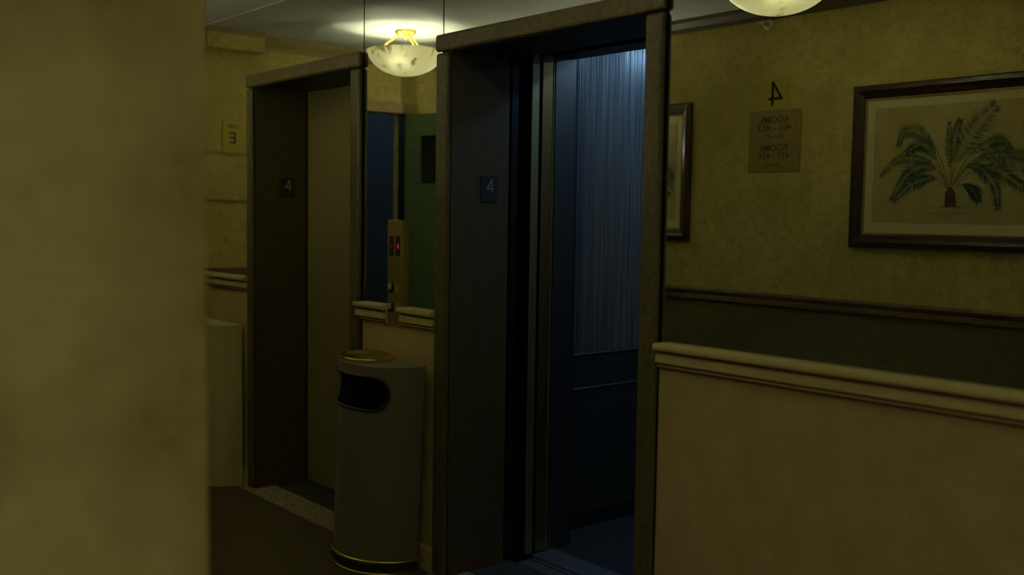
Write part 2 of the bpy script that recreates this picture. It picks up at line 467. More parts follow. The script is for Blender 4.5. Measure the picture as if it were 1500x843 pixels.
# landing sills
def landing(x0, x1, label, car):
    t = thing('landing_sill', label, 'sill', (x0, 0.115, 0), group='elevator landing sills')
    w_ = x1 - x0
    obj('floor_plate', bx(-0.02, w_ + 0.02, 0.0, 0.235, -0.03, 0.003), 'landing', t)
    obj('sill_bar', bx(0.0 if not car else 0.04, w_, 0.237, 0.305, -0.03, 0.006, bev=0.002, seg=1), 'sill', t)
    obj('sill_bar', bx(0.0 if not car else 0.04, w_, 0.312, 0.335, -0.03, 0.006, bev=0.002, seg=1), 'sill', t)
    return t
landing(LX0, LX1, 'dark sill plate before the closed far elevator door', False)
landing(RX0, RX1, 'metal grooved sill at the open near elevator', True)

# far elevator: closed door and its header gap
t = thing('elevator_door', 'closed olive metal door of the far elevator', 'elevator door', (LX0 - 0.06, 0.312, 0.008))
obj('door_panel', bx(0, LX1 - LX0 + 0.12, 0, 0.035, 0, 2.30), 'door_olive', t)
obj('edge_strip', bx(0.055, 0.068, -0.006, 0.0, 0, 2.16), 'door_dark', t)

# near elevator: hall door slid into its pocket, two leaves
t = thing('elevator_door', 'hall door of the near elevator slid open, only its black and brass edges showing', 'elevator door', (RX0, 0.33, 0.012))
obj('slow_panel', bx(-0.50, -0.012, 0.0, 0.035, 0, 2.2), 'door_dark', t)
obj('fast_panel', bx(-0.52, 0.0, 0.098, 0.138, 0, 2.2), 'door_dark', t)
obj('leading_edge', bx(0.0, 0.006, 0.097, 0.139, 0, 2.2, bev=0.002, seg=1), 'olive_edge', t)

# near elevator car
CX0, CX1, CY0, CY1 = -3.50, -2.13, 0.70, 2.0
car = thing('elevator_car', 'near elevator car with ribbed blue grey wall and dark lower panels', 'elevator car', (CX0, CY0, 0))
def cp(name, bm, m, sm=False):
    bmesh.ops.translate(bm, verts=bm.verts, vec=(-CX0, -CY0, 0))
    return obj(name, bm, m, car, sm)
# ribbed wall: real vertical flutes
def flutes(x, y0, y1, z0, z1, sgn):
    bm = nb()
    n = int((y1 - y0) / 0.0105)
    pts = []
    for i in range(n):
        a = y0 + (y1 - y0) * i / n
        d = (y1 - y0) / n
        k = 0.7 + 0.6 * random.random()
        pts += [(x, a), (x + sgn * 0.0035 * k, a + d * 0.3), (x + sgn * 0.0035 * k, a + d * 0.7)]
    pts.append((x, y1))
    A = [bm.verts.new((p[0], p[1], z0)) for p in pts]
    B = [bm.verts.new((p[0], p[1], z1)) for p in pts]
    for i in range(len(pts) - 1):
        bm.faces.new((A[i], A[i + 1], B[i + 1], B[i]))
    a0 = [bm.verts.new((x - sgn * 0.01, y, z)) for y, z in ((y0, z0), (y1, z0), (y1, z1), (y0, z1))]
    bm.faces.new(a0)
    return bm
cp('ribbed_wall_panel', flutes(CX0, CY0 + 0.01, CY1, 0.86, 2.40, 1), 'rib')
cp('ribbed_wall_panel', flutes(CX1, CY0 + 0.01, CY1, 0.86, 2.40, -1), 'rib')
r = nb()
for i in range(120):
    a = CX0 + (CX1 - CX0) * i / 120
    d = (CX1 - CX0) / 120
    box(r, a + d * 0.15, a + d * 0.85, CY1 - 0.004, CY1 + 0.006, 0.86, 2.40)
cp('ribbed_back_panel', r, 'rib')
cp('middle_band', bx(CX0 - 0.012, CX0 + 0.002, CY0 + 0.01, CY1, 0.69, 0.845), 'cab_panel')
cp('band_trim', bx(CX0 - 0.01, CX0 + 0.008, CY0 + 0.01, CY1, 0.845, 0.858, bev=0.003, seg=1), 'steel_dark')
cp('band_trim', bx(CX0 - 0.01, CX0 + 0.008, CY0 + 0.01, CY1, 0.68, 0.692, bev=0.003, seg=1), 'steel_dark')
cp('lower_panel', bx(CX0 - 0.012, CX0 + 0.003, CY0 + 0.01, CY1, 0.08, 0.68), 'cab_panel')
cp('car_kick_plate', bx(CX0 - 0.012, CX0 + 0.004, CY0 + 0.01, CY1, 0.0, 0.08), 'cab_black')
cp('lower_panel', bx(CX1 - 0.003, CX1 + 0.012, CY0 + 0.01, CY1, 0.0, 0.86), 'cab_panel')
cp('lower_panel', bx(CX0, CX1, CY1 - 0.003, CY1 + 0.012, 0.0, 0.86), 'cab_panel')
cp('car_floor', bx(CX0 - 0.02, CX1 + 0.02, 0.60, CY1 + 0.02, -0.03, 0.004), 'cab_floor')
cp('car_ceiling', bx(CX0 - 0.02, CX1 + 0.02, CY0 - 0.02, CY1 + 0.02, 2.40, 2.43), 'cab_panel')
cp('car_sill', bx(RX0 + 0.0, RX1, 0.462, 0.60, -0.03, 0.006, bev=0.002, seg=1), 'sill')
cp('return_panel', bx(CX0 - 0.02, RX0 + 0.004, 0.562, 0.688, 0.006, 2.32, bev=0.004, seg=2), 'steel')
cp('return_panel', bx(RX1 - 0.004, CX1 + 0.02, 0.562, 0.688, 0.006, 2.32, bev=0.004, seg=2), 'steel')
cp('corner_gap', bx(CX0 - 0.02, RX0 - 0.004, 0.688, 0.71, 0.006, 2.40), 'cab_black')
cp('transom', bx(CX0, CX1, 0.562, 0.70, 2.212, 2.42), 'cab_black')
cp('outer_shell', box(box(box(nb(), CX0 - 0.04, CX0 - 0.02, 0.56, CY1 + 0.04, 0, 2.43), CX1 + 0.02, CX1 + 0.04, 0.56, CY1 + 0.04, 0, 2.43), CX0 - 0.04, CX1 + 0.04, CY1 + 0.02, CY1 + 0.04, 0, 2.43), 'cab_black')
# downlights in the car ceiling, each with its own light
for (lx, ly) in ((-3.22, 1.02), (-3.22, 1.62), (-2.45, 1.02), (-2.45, 1.62)):
    d = cp('downlight', lathe(nb(), [(0.045, 2.399), (0.052, 2.396), (0.052, 2.39), (0.042, 2.39), (0.040, 2.396)], 24, lx, ly), 'steel', True)
    disc = obj('diffuser', lathe(nb(), [(0.0, 2.3945), (0.041, 2.3945)], 24, lx - CX0, ly - CY0), 'cab_lamp', d)
    li = bpy.data.lights.new('downlight_lamp', 'AREA')
    li.shape = 'DISK'; li.size = 0.08; li.energy = CAB_W; li.color = CAB_C
    lo = bpy.data.objects.new('downlight_lamp', li); C.objects.link(lo)
    lo.parent = car; lo.location = (lx - CX0, ly - CY0, 2.388)
# car door, slid to the left
t = thing('car_door', 'inner door of the near elevator slid open, brushed bronze edge showing', 'elevator door', (RX0, 0.49, 0.012))
obj('door_panel', bx(-0.14, -0.003, 0.0, 0.066, 0, 2.2), 'door_dark', t)
obj('bronze_edge', bx(-0.003, 0.003, 0.0, 0.062, 0, 2.2, bev=0.001, seg=1), 'bronze_edge', t)
obj('edge_bead', bx(0.0, 0.007, 0.060, 0.066, 0, 2.2, bev=0.002, seg=1), 'olive_edge', t)
# shaft backing so that no light leaks in beside the open car
struct('wall_shaft', box(box(box(box(box(nb(), -5.5, -3.90, 0.40, 0.46, 0, CEIL), -3.96, -3.90, 0.30, 2.3, 0, CEIL), -1.95, -1.89, 0.30, 2.3, 0, CEIL),
        -3.96, -1.89, 2.2, 2.26, 0, CEIL), -3.96, -1.89, 0.3, 2.26, CEIL, CEIL + .06), 'cab_black', 'dark elevator shaft walls')

# ---------------------------------------------------------------- call panel between the elevators
t = thing('elevator_call_panel', 'tall bronze call panel with red displays and two call buttons', 'call panel', (-3.785, 0, 1.03))
obj('face_plate', bx(0, 0.118, -0.014, 0.002, 0, 0.455, bev=0.002, seg=1), 'brass_old', t)
for i, dm in enumerate(('red_led_dim', 'red_led')):
    x = 0.018 + i * 0.050
    dw = obj('display_window', bx(x, x + 0.030, -0.0155, -0.013, 0.30, 0.385), 'ink', t)
    text('digit', '4', 0.036, dm, dw, (x + 0.016, -0.0160, 0.340), (1, 0, 0), (0, 0, 1))
for z in (0.160, 0.075):
    bt = obj('button_housing', bx(0.016, 0.050, -0.018, -0.013, z - 0.022, z + 0.020, bev=0.002, seg=1), 'ink', t)
    obj('push_button', bx(0.020, 0.042, -0.024, -0.018, z - 0.008, z + 0.018, bev=0.003, seg=2), 'button', bt)
    obj('legend_plate', bx(0.064, 0.090, -0.0155, -0.013, z - 0.020, z + 0.018), 'brass_plate', t)

# ---------------------------------------------------------------- half round waste cans
def half_round(a, bb, n=32, y0=0.0):
    """D outline, flat side on the wall (y = y0), bulging into the room"""
    return [(a * math.cos(PI * i / n), y0 - bb * math.sin(PI * i / n)) for i in range(n + 1)]

def waste_can(loc, rot):
    t = thing('waste_can', 'half round taupe waste can with brass ashtray top between the elevators', 'waste can', loc, rot)
    a, bb, H = 0.231, 0.241, 0.892
    n = 120
    # shell with a real opening through the curved front
    bm = nb()
    zs = [0.062] + [0.062 + (0.862 - 0.062) * k / 90 for k in range(1, 91)]
    def inside(u, z):       # opening: stadium of half length .19 rad-length and height .20
        s = u * 0.235       # arc length from the front centre
        hx, hz, zc = 0.215, 0.068, 0.776
        dx = max(abs(s) - (hx - hz), 0); dz = z - zc
        return dx * dx + dz * dz < hz * hz
    ths = [PI * i / n for i in range(n + 1)]
    V = [[bm.verts.new((a * math.cos(th), -bb * math.sin(th), z)) for th in ths] for z in zs]
    for k in range(len(zs) - 1):
        for i in range(n):
            um = (ths[i] + ths[i + 1]) / 2 - PI / 2
            zm = (zs[k] + zs[k + 1]) / 2
            if not inside(um, zm):
                bm.faces.new((V[k][i], V[k][i + 1], V[k + 1][i + 1], V[k + 1][i]))
    for k in range(len(zs) - 1):
        bm.faces.new((V[k][0], V[k][n], V[k + 1][n], V[k + 1][0]))
    bmesh.ops.delete(bm, geom=[v for v in bm.verts if not v.link_faces], context='VERTS')
    sh = obj('body', bm, 'can', t, True)
    # opening lip following the stadium outline
    pts = []
    hx, hz, zc = 0.219, 0.071, 0.776
    path = [(hx - hz + hz * math.cos(q), hz * math.sin(q)) for q in [PI * (-0.5 + k / 16) for k in range(17)]]
    path += [((hx - hz) * (1 - 2 * k / 24), hz) for k in range(1, 24)]
    path += [(-(hx - hz) - hz * math.cos(q), -hz * math.sin(q)) for q in [PI * (-0.5 + k / 16) for k in range(17)]]
    path += [(-(hx - hz) * (1 - 2 * k / 24), -hz) for k in range(1, 25)]
    for sx, dz in path:
        th = PI / 2 + sx / 0.235
        pts.append(((a + 0.001) * math.cos(th), -(bb + 0.001) * math.sin(th), zc + dz))
    obj('opening_rim', tube(nb(), pts, 0.0065, 8), 'can_base', t, True)
    # dark liner inside
    lin = [(p[0] * 0.93, p[1] * 0.93 - 0.004) for p in half_round(a, bb, 32)]
    obj('liner', prism(nb(), lin, 'z', 0.07, 0.852), 'can_black', t)
    # lid with a slightly proud rim
    lid = half_round(a + 0.004, bb + 0.004, 40)
    obj('lid', prism(nb(), lid, 'z', 0.853, H), 'can', t, False)
    # brass ash tray, a dished disc set in the lid
    tray = [(0.0, H + 0.002), (0.085, H + 0.003), (0.103, H + 0.012), (0.112, H + 0.018), (0.117, H + 0.016), (0.116, H + 0.004), (0.110, H - 0.002)]
    obj('ash_tray', lathe(nb(), tray, 48, -0.035, -0.118), 'brass', t, True)
    # base: dark band between two bright beads
    obj('base_band', prism(nb(), half_round(a + 0.003, bb + 0.003, 40), 'z', 0.0, 0.062), 'can_base', t)
    for z in (0.060, 0.008):
        pp = [(x, y, z) for x, y in half_round(a + 0.006, bb + 0.006, 48)]
        obj('brass_bead', tube(nb(), pp, 0.0075, 8), 'brass', t, True)
    return t
waste_can((-3.738, -0.034, -0.002), (0, math.radians(2.9), 0))

t = thing('half_round_bin', 'cream half round bin against the wall left of the far elevator', 'waste can', (-5.425, -0.022, 0.0))
obj('body', prism(nb(), half_round(0.218, 0.195, 40), 'z', 0.0, 0.865), 'can_cream', t)
obj('lid', prism(nb(), half_round(0.226, 0.203, 40), 'z', 0.865, 0.892), 'can_cream', t)

# ---------------------------------------------------------------- opposite wall (seen in the mirrors) and corridor
b = nb()
box(b, -7.4, -1.5, -W - 0.15, -W, 0, CEIL)
wf = struct('wall_front', b, 'wallpaper', 'tan mottled wallpaper wall opposite the elevators')
obj('wainscot', bx(END, -1.63, -W, -W + 0.006, 0, 1.08), 'wainscot_brown', wf)
b = nb()
box(b, -1.65, -1.5, -5.4, -W - 0.15, 0, CEIL)
struct('wall_corridor', b, 'paper_near', 'mottled tan wallpaper at the near corridor corner')
# thin facing so the corner end shows the same paper
obj('corner_facing', bx(-1.5, -1.492, -5.4, -W + 0.004, 0, CEIL, bev=0.003, seg=2), 'paper_near', bpy.data.objects['wall_corridor'])
struct('wall_right', box(box(box(nb(), 4.5, 4.6, -W, 0.01, 0, CEIL), 1.5, 1.62, -5.4, -W, 0, CEIL), 1.62, 4.6, -W - .12, -W, 0, CEIL), 'paper_near', 'wallpapered corridor wall behind the viewer')
struct('wall_rear', bx(-1.6, 1.6, -5.4, -5.3, 0, CEIL), 'paper_near', 'far end of the corridor behind the viewer')
# brown rail and crown on the opposite wall
P = [(-W, 1.137), (-W + 0.030, 1.137), (-W + 0.034, 1.125), (-W + 0.026, 1.112), (-W + 0.018, 1.105), (-W + 0.022, 1.098), (-W + 0.022, 1.080), (-W + 0.010, 1.070), (-W, 1.070)]
struct('trim_8', prism(nb(), P, 'x', END, -1.63), 'rail_brown', 'dark brown chair rail on the opposite wall, seen in the mirror')
P = [(-W, 2.515), (-W + 0.012, 2.515), (-W + 0.016, 2.535), (-W + 0.045, 2.560), (-W + 0.052, CEIL), (-W, CEIL)]
struct('trim_9', prism(nb(), P, 'x', END, -1.5), 'crown_dark', 'brown crown moulding of the opposite wall')

# end wall with a doorway, a recess beside the mirrors and a beam over it
DY0, DY1, DZ = -1.470, -0.60, 2.19
b = nb()
box(b, END - 0.12, END, -W, DY0, 0, CEIL)
box(b, END - 0.12, END, DY0, DY1, DZ, CEIL)
box(b, END - 0.12, END, DY1, 0.0, 0, CEIL)
struct('wall_left', b, 'wallpaper', 'tan end wall of the lobby with a doorway')
struct('trim_10', bx(END, END + 0.15, -0.365, -0.004, 2.462, CEIL), 'wallpaper', 'shallow soffit box at the end wall beside the mirror')
P = [(END, 2.500), (END + 0.012, 2.500), (END + 0.016, 2.520), (END + 0.04, 2.555), (END + 0.045, CEIL), (END, CEIL)]
struct('trim_11', prism(nb(), P, 'y', -W, -0.365), 'crown', 'brown crown moulding of the end wall')
struct('trim_12', bx(END + 0.148, END + 0.156, -0.37, -0.004, 2.548, CEIL), 'crown', 'brown top edge of the soffit beam')
struct('trim_13', bx(END, END + 0.025, DY1 + 0.10, -0.004, 1.10, 1.17, bev=0.004, seg=1), 'rail_brown', 'dark chair rail of the end wall')
b = nb()
box(b, END, END + 0.025, DY1, DY1 + 0.095, 0, DZ + 0.065)
box(b, END, END + 0.028, DY0 - 0.10, DY1 + 0.10, DZ, DZ + 0.068)
struct('trim_14', b, 'door_frame', 'tan frame of the doorway in the end wall')
b = nb()
box(b, END - 0.06, END + 0.02, DY0 - 0.06, DY0 + 0.004, 0, DZ)
box(b, END - 0.12, END, DY1 - 0.03, DY1 + 0.001, 0, DZ)
struct('trim_16', b, 'soffit', 'dark steel jambs of the end doorway')
# stairwell behind the doorway with an added, unseen fill lamp
b = nb()
box(b, -7.40, -7.34, -1.85, 0.0, 0, CEIL)
box(b, -7.34, END - 0.12, -0.55, -0.49, 0, CEIL)
box(b, -7.34, END - 0.12, -1.852, -1.83, 0, CEIL)
struct('wall_stair', b, 'blue_wall', 'blue grey stairwell beyond the end doorway')
t = thing('stair_fill_lamp', 'added small fill lamp on the ceiling of the blue stairwell beyond the doorway', 'ceiling light', (-6.75, -1.15, CEIL))
obj('base', lathe(nb(), [(0.0, 0.0), (0.11, 0.0), (0.11, -0.02), (0.0, -0.02)], 24), 'white_metal', t, False)
obj('diffuser', lathe(nb(), [(0.095, -0.02), (0.09, -0.05), (0.06, -0.07), (0.0, -0.078)], 24), mat('stairwell diffuser', (0.8, 0.85, 0.9), 0.5, emit=(0.55, 0.75, 1.0), estr=1.0), t, True)
li = bpy.data.lights.new('stair_fill_light', 'POINT'); li.energy = 1.1; li.color = (0.55, 0.78, 1.0); li.shadow_soft_size = 0.08
lo = bpy.data.objects.new('stair_fill_light', li); C.objects.link(lo); lo.parent = t; lo.location = (0, 0, -0.16)

# green door swung open against the opposite wall
t = thing('door_1', 'green stair door with a small dark window, swung open beside the end doorway', 'door', (END + 0.04, DY0 - 0.02, 0.01), (0, 0, math.radians(-14)))
t['kind'] = 'structure'
b = nb()
DW = 0.86
wx0, wx1, wz0, wz1 = 0.135, 0.36, 1.70, 2.03
for (x0, x1, z0, z1) in ((0, wx0, 0, 2.17), (wx1, DW, 0, 2.17), (wx0, wx1, 0, wz0), (wx0, wx1, wz1, 2.17)):
    box(b, x0, x1, 0.0, 0.044, z0, z1)
obj('door_leaf', b, 'green_door', t)
b = nb()
for (x0, x1, z0, z1) in ((wx0 - .02, wx0 + .006, wz0 - .02, wz1 + .02), (wx1 - .006, wx1 + .02, wz0 - .02, wz1 + .02), (wx0 - .02, wx1 + .02, wz0 - .02, wz0 + .006), (wx0 - .02, wx1 + .02, wz1 - .006, wz1 + .02)):
    box(b, x0, x1, 0.040, 0.054, z0, z1)
obj('window_bead', b, 'green_door', t)
obj('window_pane', bx(wx0, wx1, 0.018, 0.026, wz0, wz1), 'glass_dark', t)

# E sign and the notice below it, on the back of the recess
XE = END + 0.001
t = thing('stair_sign', 'brass plate with a black letter E beside the mirror', 'sign', (XE, -0.262, 1.872))
obj('plate', bx(0, 0.004, -0.10, 0.10, 0, 0.19), 'brass_plate', t)
text('lettering', 'E', 0.098, 'ink', t, (0.005, 0.035, 0.078), (0, 1, 0), (0, 0, 1))
text('lettering', 'STAIR', 0.030, 'ink_brown', t, (0.005, 0.03, 0.150), (0, 1, 0), (0, 0, 1))
t = thing('notice_board', 'pale framed notice under the letter E sign', 'notice', (XE, -0.215, 1.575))
obj('paper', bx(0, 0.004, -0.125, 0.21, 0.0, 0.285), 'wallpaper', t)
for z in (0.0, 0.285):
    obj('frame_bar', bx(0, 0.012, -0.13, 0.215, z - 0.007, z + 0.007), 'frame_gilt', t)

# ---------------------------------------------------------------- brass floor and room signs on the opposite wall
YW = -W
t = thing('floor_number_sign', 'small square brass plate with black figure 4 above the room sign', 'sign', (-3.117, YW, 2.060))
obj('plate', bx(-0.079, 0.079, 0.0, 0.005, 0, 0.158, bev=0.001, seg=1), 'brass_plate', t)
figure_four('numeral', 0.118, 0.0135, 'ink', t, (0.004, 0.0056, 0.080), (-1, 0, 0))
t = thing('room_sign', 'brass room direction plate listing two room ranges with arrows', 'sign', (-3.115, YW, 1.748))
obj('plate', bx(-0.155, 0.155, 0.0, 0.005, 0, 0.310, bev=0.001, seg=1), 'brass_old', t)
for s, dx, z in (('ROOMS', 0, 0.262), ('401', 0.062, 0.222), ('-', 0, 0.220), ('423', -0.062, 0.222), ('ROOMS', 0, 0.122), ('411', 0.056, 0.082), ('-', 0, 0.080), ('414', -0.056, 0.082)):
    text('lettering', s, 0.049, 'ink_brown', t, (dx, 0.0056, z), (-1, 0, 0), (0, 0, 1), bold=0.0006)
def arrow(z, sg, ring):
    """engraved arrow; sg = direction along x (the reader's left is +x)"""
    bm = nb()
    y0, y1 = 0.005, 0.0062
    def seg(x0, z0, x1, z1, wd=0.004):
        d = Vector((x1 - x0, z1 - z0)); nrm = Vector((-d.y, d.x)).normalized() * wd / 2
        prism(bm, [(x0 * sg + nrm.x * sg, z + z0 + nrm.y), (x1 * sg + nrm.x * sg, z + z1 + nrm.y), (x1 * sg - nrm.x * sg, z + z1 - nrm.y), (x0 * sg - nrm.x * sg, z + z0 - nrm.y)], 'y', y0, y1)
    seg(-0.03, 0, 0.03, 0)
    if ring:
        pts = [(0.042 + 0.014 * math.cos(2 * PI * i / 12), 0.011 * math.sin(2 * PI * i / 12)) for i in range(13)]
    else:
        pts = [(0.028, 0.0), (0.040, 0.011), (0.058, 0.0), (0.040, -0.011), (0.028, 0.0)]
    for a, c in zip(pts, pts[1:]): seg(*a, *c)
    tail = [(-0.055, 0.011), (-0.032, 0.010), (-0.022, 0.0), (-0.032, -0.010), (-0.055, -0.011)]
    for a, c in zip(tail, tail[1:]): seg(*a, *c)
    return bm
obj('arrow', arrow(0.180, 1, False), 'ink_brown', t)
obj('arrow', arrow(0.040, -1, True), 'ink_brown', t)

# sprinkler head under the crown
t = thing('sprinkler_head', 'small white sprinkler head under the crown of the opposite wall', 'sprinkler', (-3.17, YW, 2.488))
def lathe_y(prof, seg=20):
    bm = lathe(nb(), prof, seg)
    bmesh.ops.rotate(bm, verts=bm.verts, matrix=Matrix.Rotation(-PI / 2, 3, 'X'))
    return bm
obj('escutcheon', lathe_y([(0.0, 0.0), (0.028, 0.0), (0.026, 0.008), (0.012, 0.012), (0.0, 0.012)]), 'white_metal', t, True)
obj('nozzle', lathe_y([(0.0, 0.01), (0.010, 0.01), (0.010, 0.045), (0.006, 0.06), (0.0, 0.06)]), 'white_metal', t, True)
obj('deflector', bx(-0.016, 0.016, 0.055, 0.062, 0.004, 0.012), 'white_metal', t)

# ---------------------------------------------------------------- palm pictures
FR = [   # rachis points relative to the crown, leaflet length, dark?
    ([(0.0, -0.092), (0.023, 0.026), (0.102, 0.161), (0.180, 0.244)], 0.062, 0, 0.25),
    ([(-0.004, -0.092), (-0.014, 0.049), (-0.020, 0.185)], 0.022, 1, 0.35),
    ([(0.0, -0.092), (0.003, 0.083), (0.026, 0.193)], 0.030, 1, 0.35),
    ([(-0.011, -0.092), (-0.065, 0.050), (-0.152, 0.147), (-0.226, 0.154), (-0.254, 0.094)], 0.045, 0, 0.35),
    ([(-0.015, -0.092), (-0.080, 0.037), (-0.142, 0.096), (-0.214, 0.063)], 0.050, 1, 0.35),
    ([(-0.015, -0.092), (-0.078, 0.001), (-0.170, 0.033), (-0.255, 0.028), (-0.336, -0.044)], 0.036, 0, 0.3),
    ([(-0.018, -0.099), (-0.062, -0.028), (-0.138, -0.004), (-0.213, -0.046), (-0.275, -0.148)], 0.050, 1, 0.3),
    ([(-0.021, -0.103), (-0.060, -0.063), (-0.120, -0.059), (-0.195, -0.090), (-0.267, -0.155)], 0.042, 1, 0.25),
    ([(0.004, -0.092), (0.066, 0.025), (0.147, 0.084), (0.208, 0.095), (0.250, 0.059)], 0.040, 0, 0.35),
    ([(0.007, -0.092), (0.082, -0.003), (0.183, 0.041), (0.305, -0.016), (0.360, -0.083)], 0.052, 0, 0.3),
    ([(0.007, -0.096), (0.054, -0.016), (0.124, -0.018), (0.190, -0.094), (0.208, -0.190)], 0.044, 1, 0.25),
    ([(0.015, -0.099), (0.083, -0.038), (0.179, -0.019), (0.262, -0.068), (0.331, -0.123)], 0.052, 1, 0.3),
    ([(0.015, -0.096), (0.057, -0.089), (0.101, -0.114), (0.124, -0.159)], 0.038, 1, 0.25),
    ([(0.007, -0.092), (0.095, 0.017), (0.224, 0.040), (0.310, 0.024), (0.365, -0.031)], 0.040, 0, 0.35),
]
def spline(P, n):
    out = []
    for i in range(n + 1):
        u = i / n * (len(P) - 1)
        k = min(int(u), len(P) - 2); f = u - k
        p0 = P[max(k - 1, 0)]; p1 = P[k]; p2 = P[k + 1]; p3 = P[min(k + 2, len(P) - 1)]
        out.append(tuple(0.5 * (2 * p1[j] + (p2[j] - p0[j]) * f + (2 * p0[j] - 5 * p1[j] + 4 * p2[j] - p3[j]) * f * f + (3 * p1[j] - p0[j] - 3 * p2[j] + p3[j]) * f ** 3) for j in (0, 1)))
    return out

def picture(cx, label):
    t = thing('framed_picture', label, 'picture', (cx, YW, 1.388), group='framed palm prints on the opposite wall')
    FW_, FH = 0.965, 0.748
    hw = FW_ / 2
    fw = 0.062
    b = nb()
    # moulded frame: mitred profile swept round the four sides
    prof = [(0.0, 0.0), (0.0, 0.020), (0.008, 0.030), (0.026, 0.032), (0.040, 0.022), (0.054, 0.018), (fw, 0.010), (fw, 0.0)]   # (inset, depth)
    rings = []
    for ins, dep in prof:
        rings.append([b.verts.new(p) for p in ((-hw + ins, dep, ins), (hw - ins, dep, ins), (hw - ins, dep, FH - ins), (-hw + ins, dep, FH - ins))])
    for a, c in zip(rings, rings[1:]):
        for i in range(4):
            b.faces.new((a[i], a[(i + 1) % 4], c[(i + 1) % 4], c[i]))
    obj('frame', b, 'frame', t)
    s = nb(); i0, i1 = fw - 0.002, fw + 0.007
    for x0, x1, z0, z1 in ((-hw + i0, -hw + i1, i0, FH - i0), (hw - i1, hw - i0, i0, FH - i0), (-hw + i1, hw - i1, i0, i1), (-hw + i1, hw - i1, FH - i1, FH - i0)):
        box(s, x0, x1, 0.003, 0.011, z0, z1)
    obj('gilt_slip', s, 'frame_gilt', t)
    obj('mount_board', bx(-hw + fw, hw - fw, 0.001, 0.005, fw, FH - fw), 'mat_board', t)
    mi = 0.108
    pr = obj('print', bx(-hw + mi, hw - mi, 0.004, 0.0062, mi + 0.008, FH - mi), 'print', t)
    zc = 1.762 - 1.388
    Ld, Ll, St = nb(), nb(), nb()
    rnd = random.Random(7)
    lim = hw - mi - 0.004
    for idx, (P, ln, dark, fwd) in enumerate(FR):
        bm = Ld if dark else Ll
        n = 26 if len(P) > 3 else 20
        pts = spline(P, n * 2)
        y = 0.0064 + idx * 0.00006
        # stalk
        for i in range(len(pts) - 1):
            a, c = Vector(pts[i]), Vector(pts[i + 1])
            d = (c - a)
            if d.length < 1e-6: continue
            nr = Vector((-d.y, d.x)).normalized() * 0.0020 * (1.2 - i / len(pts))
            if max(abs(a.x), abs(c.x)) > lim: continue
            St.faces.new([St.verts.new((q.x, y, zc + q.y)) for q in (a + nr, c + nr, c - nr, a - nr)])
        for i in range(int(n * 2 * 0.30), len(pts) - 1):
            for rep in range(3):
                u = i / len(pts)
                a = Vector(pts[i]).lerp(Vector(pts[i + 1]), rnd.random())
                d = (Vector(pts[i + 1]) - Vector(pts[i])).normalized()
                k = min(1.0, (u - 0.22) * 4) * (1.0 - 0.72 * max(0, u - 0.55) / 0.45)
                for sd in (1, -1):
                    nr = Vector((-d.y, d.x)) * sd
                    dr = (nr * (1 - fwd) + d * (fwd + 0.35) + Vector((0, -0.30))).normalized()
                    L_ = 1.25 * ln * k * (0.65 + 0.6 * rnd.random())
                    e = a + dr * L_
                    if abs(e.x) > lim: continue
                    wv = Vector((-dr.y, dr.x)) * 0.0014
                    mpt = a.lerp(e, 0.45)
                    bm.faces.new([bm.verts.new((q.x, y + 0.00003 * rep, zc + q.y)) for q in (a, mpt + wv, e, mpt - wv)])
    for bm in (Ld, Ll, St):
        r = bmesh.ops.solidify(bm, geom=bm.faces[:], thickness=0.0) if False else None
    o = obj('palm_leaves', Ld, 'leaf_dark', pr); o['kind'] = 'stuff'
    o = obj('palm_leaves', Ll, 'leaf', pr); o['kind'] = 'stuff'
    obj('palm_stalks', St, 'stalk', pr)
    tr = [(-0.025, -0.184), (0.026, -0.184), (0.021, -0.127), (0.004, -0.097), (-0.013, -0.097), (-0.026, -0.127)]
    obj('palm_trunk', prism(nb(), [(x, zc + z) for x, z in tr], 'y', 0.0063, 0.0073), 'trunk', pr)
    g = nb()
    prism(g, [(-0.055, zc - 0.1855), (0.055, zc - 0.1855), (0.04, zc - 0.181), (-0.04, zc - 0.181)], 'y', 0.0062, 0.0068)
    obj('ground_line', g, 'ink_brown', pr)
    g = nb()
    prism(g, [(-0.125, zc - 0.1835), (0.098, zc - 0.1835), (0.098, zc - 0.1825), (-0.125, zc - 0.1825)], 'y', 0.0062, 0.0066)
    x = -0.115
    while x < 0.07:
        l_ = 0.008 + 0.016 * rnd.random()
        prism(g, [(x, zc - 0.2125), (x + l_, zc - 0.2125), (x + l_, zc - 0.2095), (x, zc - 0.2095)], 'y', 0.0062, 0.0066)
        x += l_ + 0.005
    obj('caption_rule', g, 'stalk', pr)
    return t
picture(-2.187, 'framed palm print right of the brass room sign, fully visible in the mirror')
picture(-4.128, 'framed palm print left of the brass room sign, mostly hidden by the elevator casing')

